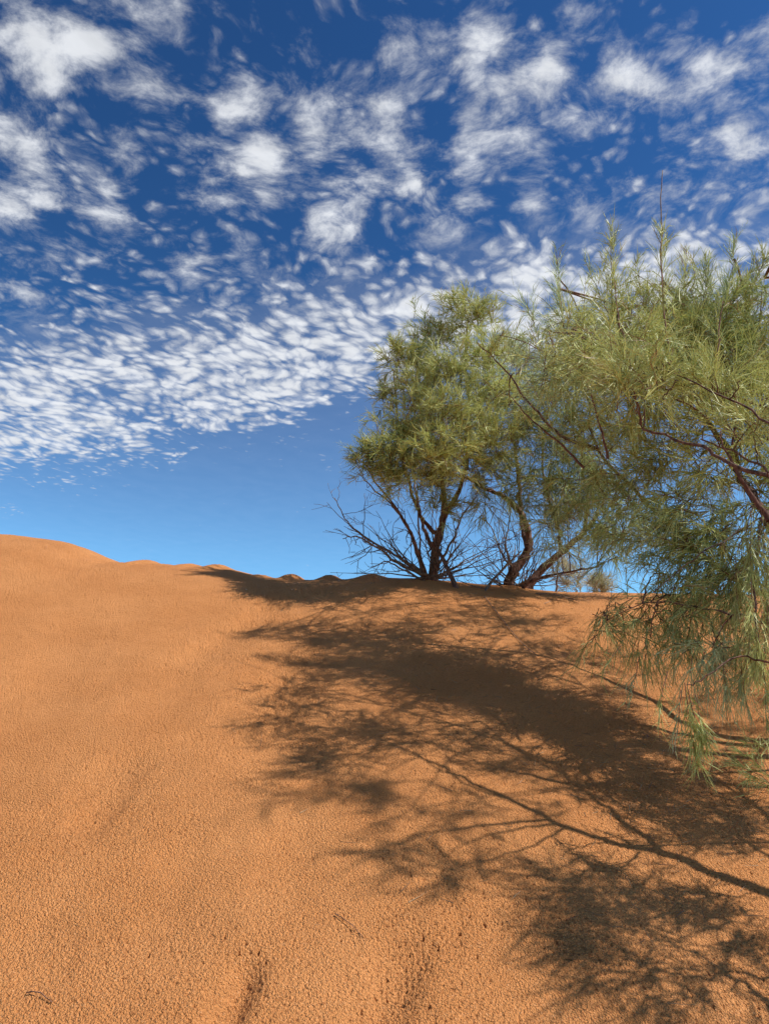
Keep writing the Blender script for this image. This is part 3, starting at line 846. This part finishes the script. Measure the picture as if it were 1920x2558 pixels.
        hang(a_, b_, c_, d_, Y_, n_, t_, .12)
    # boughs over the slope beyond the right edge; they throw the shadow on the sand
    def limb_sh(pts, h0, h1, r0, r1, pre=None, **kw):
        n = len(pts)
        P = [caster(x, y, h0 + (h1 - h0) * i / (n - 1)) for i, (x, y) in enumerate(pts)]
        if pre is not None: P = [pre] + P
        return T.limb(P, r0, r1, **kw)
    f2 = base + np.array([-.05, -.3, .6])
    T.limb([fork - np.array([0, 0, .3]), f2 + np.array([0, -.4, .2]), caster(1720, 1960, 1.15)], .075, .045)
    limb_sh([(1720, 1960), (1660, 1930), (1535, 1882), (1425, 1841), (1320, 1820), (1219, 1786), (1133, 1743), (1023, 1693), (960, 1659), (850, 1610)], 1.15, 1.75, .036, .006)
    limb_sh([(1425, 1841), (1344, 1772), (1272, 1715), (1200, 1667), (1130, 1630), (1040, 1560)], 1.27, 1.7, .018, .005)
    limb_sh([(1382, 1840), (1344, 1873), (1272, 1882), (1220, 1900)], 1.3, 1.5, .009, .003)
    limb_sh([(1219, 1788), (1152, 1825), (1056, 1858), (999, 1882)], 1.45, 1.6, .009, .003)
    T.limb([f2 + np.array([0, -.4, .2]), caster(1760, 2250, 1.05), caster(1660, 2165, 1.1)], .04, .014)
    limb_sh([(1660, 2165), (1569, 2103), (1511, 2064), (1415, 2026), (1320, 1997)], 1.1, 1.4, .010, .003)
    limb_sh([(1700, 2120), (1573, 2098), (1535, 2117), (1439, 2098), (1367, 2064), (1310, 2021)], 1.1, 1.4, .009, .003)
    T.limb([fork, caster(1600, 1700, 1.7), caster(1400, 1600, 1.9), caster(1200, 1500, 2.1), caster(1000, 1450, 2.2), caster(800, 1480, 2.3), caster(560, 1480, 2.4)], .018, .003)
    for pts, h0_, h1_, r_ in [
        ([(1700, 1790), (1500, 1650), (1350, 1545), (1200, 1440), (1050, 1330), (960, 1290)], 1.5, 2.3, .013), ([(1700, 1870), (1450, 1725), (1300, 1645), (1150, 1590)], 1.4, 1.9, .010),
        ([(1200, 1650), (1050, 1590), (850, 1530), (650, 1480), (500, 1425)], 1.8, 2.4, .012), ([(1133, 1743), (1000, 1690), (850, 1610), (700, 1540), (580, 1500)], 1.7, 2.4, .009),
        ([(1250, 1480), (1100, 1430), (900, 1370), (750, 1310), (600, 1265)], 2.0, 2.4, .011), ([(1500, 1650), (1420, 1660), (1300, 1640), (1200, 1660)], 1.5, 1.8, .006),
        ([(850, 1610), (780, 1680), (740, 1740)], 1.9, 2.0, .005), ([(1050, 1590), (960, 1650), (900, 1730), (850, 1780)], 1.9, 2.0, .006)]:
        limb_sh(pts, h0_, h1_, r_, .0025, k=6, spring=False)
    def pix(q):
        d = q - CAM
        f = d[1] * math.cos(PITCH) + d[2] * math.sin(PITCH)
        return 830 + FPX * d[0] / f, 1106 - FPX * (d[2] * math.cos(PITCH) - d[1] * math.sin(PITCH)) / f
    for (x, y, rx, ry, h, sh) in [
        (950, 1850, 70, 35, 1.7, 7), (1010, 1880, 50, 30, 1.6, 6), (1210, 1890, 60, 38, 1.5, 12), (1240, 1960, 70, 45, 1.45, 12), (1300, 2020, 60, 45, 1.45, 12), (1380, 2110, 60, 55, 1.4, 12),
        (1320, 1930, 50, 40, 1.4, 7), (1560, 1950, 60, 45, 1.2, 9), (1440, 1940, 40, 40, 1.3, 7), (1060, 1650, 70, 35, 1.8, 9), (1480, 2190, 60, 50, 1.3, 6), (1610, 2150, 60, 50, 1.2, 4),
        (1620, 2010, 50, 40, 1.2, 6), (1520, 2050, 50, 30, 1.3, 4),
        (700, 1610, 55, 50, 2.1, 9), (790, 1570, 70, 45, 2.1, 12), (560, 1490, 55, 45, 2.3, 10), (650, 1540, 55, 30, 2.2, 8), (880, 1500, 80, 40, 2.1, 12), (900, 1590, 80, 45, 2.0, 12),
        (1000, 1560, 80, 40, 1.9, 12), (1100, 1600, 80, 40, 1.9, 10), (760, 1690, 60, 50, 2.0, 8), (860, 1750, 50, 50, 1.9, 7), (800, 1840, 30, 30, 1.9, 3), (980, 1740, 60, 50, 1.8, 6),
        (1180, 1650, 80, 35, 1.8, 10), (1300, 1650, 80, 35, 1.7, 10), (1420, 1700, 80, 35, 1.6, 12), (1520, 1760, 70, 40, 1.5, 12), (1600, 1820, 60, 40, 1.4, 10), (1180, 1740, 50, 30, 1.6, 4),
        (1500, 1830, 50, 30, 1.4, 6), (1350, 1470, 60, 30, 2.1, 6), (1450, 1520, 60, 30, 2.0, 7), (1550, 1570, 60, 30, 1.9, 7), (1630, 1620, 50, 30, 1.8, 7), (1600, 1500, 50, 30, 2.0, 5), (1040, 1320, 60, 26, 2.2, 12), (1120, 1350, 60, 30, 2.2, 12), (1180, 1400, 60, 30, 2.2, 12), (1250, 1430, 60, 30, 2.1, 12), (1330, 1500, 60, 30, 2.0, 10), (940, 1300, 60, 24, 2.3, 10),
        (700, 1275, 70, 26, 2.0, 12), (620, 1265, 60, 22, 1.8, 9), (1060, 1330, 70, 26, 2.4, 12), (1180, 1350, 60, 26, 2.4, 8), (1280, 1420, 70, 30, 2.3, 10), (1080, 1290, 60, 20, 2.4, 8), (560, 1255, 50, 16, 1.6, 6), (700, 1330, 60, 35, 2.2, 9), (740, 1400, 60, 40, 2.2, 10), (840, 1370, 60, 40, 2.2, 8), (1000, 1460, 80, 40, 2.2, 10), (530, 1440, 40, 40, 2.4, 7), (600, 1560, 50, 30, 2.3, 6), (700, 1480, 60, 30, 2.3, 6), (880, 1275, 70, 26, 2.4, 16), (1000, 1290, 70, 26, 2.4, 14), (780, 1280, 70, 26, 2.38, 14), (820, 1340, 70, 25, 2.4, 12), (960, 1360, 80, 25, 2.4, 10),
        (820, 1410, 70, 30, 2.4, 10), (940, 1430, 80, 30, 2.4, 12), (1080, 1420, 80, 35, 2.3, 12), (1120, 1340, 60, 25, 2.3, 8),
        (1160, 1440, 70, 30, 2.2, 14), (1250, 1500, 70, 30, 2.1, 14), (1350, 1555, 70, 30, 1.9, 14), (1450, 1620, 70, 30, 1.7, 14), (1550, 1690, 70, 30, 1.5, 14), (1620, 1750, 60, 30, 1.3, 12),
        (1010, 1500, 80, 35, 2.1, 10), (1130, 1540, 80, 35, 2.0, 10), (720, 1640, 60, 40, 2.0, 7), (620, 1500, 50, 35, 2.3, 8), (690, 1700, 45, 40, 1.9, 5)]:
        G = hit(x, y); CR = .8
        # the bough is either inside the crown one sees, or well past the edge of the view
        def ok(hh):
            q = G + S * (hh / S[2])
            qx, qy = pix(q)
            if qx > 1950: return True
            return qx > 860 and q[1] > 3.9 and qy > 1106 + (700 - 1106) * min(1, max(0, (qx - 880) / 400)) and qy < (980 if qx < 1280 else 1200)
        cand = [hh for hh in np.arange(.8, 4.3, .1) if ok(hh)]
        if not cand: continue
        h = min(cand, key=lambda v_: abs(v_ - h) + (0 if pix(G + S * (v_ / S[2]))[0] > 1950 else .8))
        d = G[1]
        CR = 1.0 if y < 1345 else None
        sh = .95 * sh * (2.2 if y < 1345 else 1.9 if (y < 1720 and x < 950) else 1.5)
        T.clump(G + S * (h / S[2]), PXY(rx, d), PXY(ry, d) * 1.6, CR, sh * .8, 7, .22, 'olive', .1, .0046, 6)
    e = T.finish('feathery_tree', 'nearest and largest tree, yellow-green crown at the right edge, boughs drooping over sand', 'tree', 'trees on the dune')
near_tree()

# ------------------------------------------------------------------ small things
def sprig(px, py, L, n, name, label, tone, width=.003, lean=(0, 0, 1), cat='plant'):
    p = hit0(px, py)
    T = Tree(p)
    for i in range(n):
        d = unit(np.array(lean) + rng.normal(0, .35, 3)); d[2] = abs(d[2]) + .1
        T.shoot(p + rng.normal(0, .01, 3) - np.array([0, 0, .01]), p + d * L * rng.uniform(.6, 1.1), np.array([0, 0, .15]), .002, 5, L * .5, tone, .3, width=width, nside=6, spread=.6)
    return T.finish(name, label, cat)
def ground_plants():
    # sprig at the right edge, lying over the sand
    p = hit0(1690, 1720)
    T = Tree(p)
    for (x, y) in [(1600, 1668), (1580, 1700), (1610, 1640), (1640, 1650), (1620, 1720), (1655, 1735), (1640, 1700)]:
        q = hit0(x, y, .06 + rng.uniform(0, .05))
        T.twigs = Tubes()
        T.wood.append(('twig', T.twigs))
        T.shoot(p, q, np.array([0, 0, .5]),   .0022, 12, .13, 'yellow', .15, width=.0026, nside=6, spread=.7, start=.4)
    T.twigs = Tubes()
    T.finish('low_shrub', 'low grey-green sprig at the foot of the slope on the right edge', 'shrub')
    # distant pale bushes on the plain beyond the crest
    for (x, y, Y, rx, ry, lab) in [(1232, 1242, 12.5, 34, 26, 'pale distant bush beyond the crest, seen under the middle tree'),
                                   (1292, 1266, 13.5, 22, 12, 'lower of two distant bushes beyond the crest, right of the pale one')]:
        g = at(x, 1280, Y)
        g[2] = float(ground(g[:1], g[1:2])[0])
        T = Tree(g)
        c = at(x, y, Y)
        top = c[2] + PXY(ry, Y)
        T.limb([g, g + np.array([.1, 0, (c[2] - g[2]) * .5]), np.array([g[0] + .1, g[1], c[2] - .25])], .03, .008, 'trunk')
        T.limb([g, g + np.array([.2, 0, (c[2] - g[2]) * .6]), np.array([g[0] + .3, g[1], c[2] - .25])], .022, .006)
        T.clump(c, PXY(rx, Y), PXY(ry, Y), None, 16, 7, .24, 'dry', .0, .007, 5)
        T.clump(c - np.array([0, 0, PXY(ry, Y) * 1.2]), PXY(rx, Y) * .9, PXY(ry, Y), None, 12, 7, .24, 'dry', .0, .007, 5)
        T.finish('desert_bush', lab, 'bush', 'distant bushes')
def stick(pts, r0, r1, name, label, mat, twigs=0):
    t = Tubes()
    path = smooth_path(pts, 5, .0006)
    t.add(path, r0, r1, 6, .05)
    for i in range(twigs):
        k = rng.integers(3, len(path) - 1)
        d = unit(path[k] - path[k - 2]); q = unit(d + rng.normal(0, .7, 3))
        l = np.linalg.norm(path[-1] - path[0]) * rng.uniform(.15, .4)
        t.add(smooth_path([path[k], path[k] + q * l * .5, path[k] + q * l + np.array([0, 0, .02])], 3), r1 * 1.2, r1 * .4, 4)
    ob = t.build(name, mat, None, np.asarray(pts[0]))
    ob['label'] = label; ob['category'] = 'twig' if 'twig' in name else ('grass' if 'grass' in name else 'stick')
    return ob
def litter():
    nd = Needles()
    pts = []
    for cx, cy, n, sx, sy in [(980, 1290, 90, 140, 16), (1150, 1330, 160, 170, 40), (1250, 1480, 220, 200, 90), (1400, 1650, 260, 180, 90), (900, 1450, 120, 160, 80), (1450, 1850, 140, 150, 120), (1000, 1700, 70, 200, 150)]:
        for i in range(n):
            x, y = rng.normal(cx, sx), rng.normal(cy, sy)
            if 1275 < y < 2250 and x < 1750: pts.append(hit0(x, y, .004))
    P = np.array(pts); n = len(P)
    a = rng.uniform(0, 6.28, n)
    D = unit(np.stack([np.cos(a), np.sin(a), np.full(n, .0)], 1)); D[:, 2] = D[:, 1] * .42
    D = unit(D)
    C = np.array([.13, .065, .035]) + rng.random((n, 1)) * np.array([.26, .19, .10])
    nd.add(P, D, rng.uniform(.02, .10, n), np.concatenate([rng.normal(0, .1, (n, 2)), rng.uniform(0, .12, (n, 1))], 1), rng.uniform(.0016, .0036, n), C)
    ob = nd.build('needle_litter', M_LEAF, None, P[0])
    ob['kind'] = 'stuff'; ob['label'] = 'dry fallen needles scattered thinly on the shaded sand'; ob['category'] = 'litter'
def small_things():
    litter()
    stick([hit0(57, 2150, .006), hit0(82, 2153, .012), hit0(112, 2170, .006)], .0022, .0014, 'fallen_twig', 'short curved dark twig on sunlit sand, bottom left corner', M_BARK)
    stick([hit0(724, 1980, .010), hit0(755, 2003, .012), hit0(786, 2030, .005)], .0018, .0010, 'fallen_twig', 'thin straight twig on open sand just below the tree shadow', M_BARK)
    g = hit0(562, 1612); g2 = g + np.array([.003, 0, .075])
    stick([g, (g + g2) / 2 + np.array([.003, 0, 0]), g2], .0016, .0007, 'grass_stem', 'tiny upright stem poking from the sand left of the tree shadow', M_DEAD)
    Y = 8.2
    stick([hit0(990, 1272, -.05), at(955, 1205, Y), at(930, 1170, Y)], .028, .012, 'leaning_stick', 'thick dark dead stick leaning left against the leftmost trunk', M_BARK, 4)
    stick([hit0(1046, 1284, -.03), at(1052, 1268, 8.0), at(1085, 1230, 8.1), at(1125, 1190, 8.2)], .022, .008, 'leaning_stick', 'forked dead stick rising from the crest left of the crooked trunk', M_DEAD, 8)
    stick([hit0(1155, 1283, .0), hit0(1195, 1290, .03), hit0(1245, 1300, .015)], .007, .003, 'fallen_branch', 'thin fallen branch lying on the crest under the crooked tree', M_DEAD, 4)
    stick([hit0(1045, 1290, .01), hit0(1080, 1335, .012), hit0(1120, 1385, .012), hit0(1160, 1420, .01)], .0035, .002, 'fallen_twig', 'long thin pale twig running down the shaded slope below the crest', M_DEAD, 2)
ground_plants()
small_things()
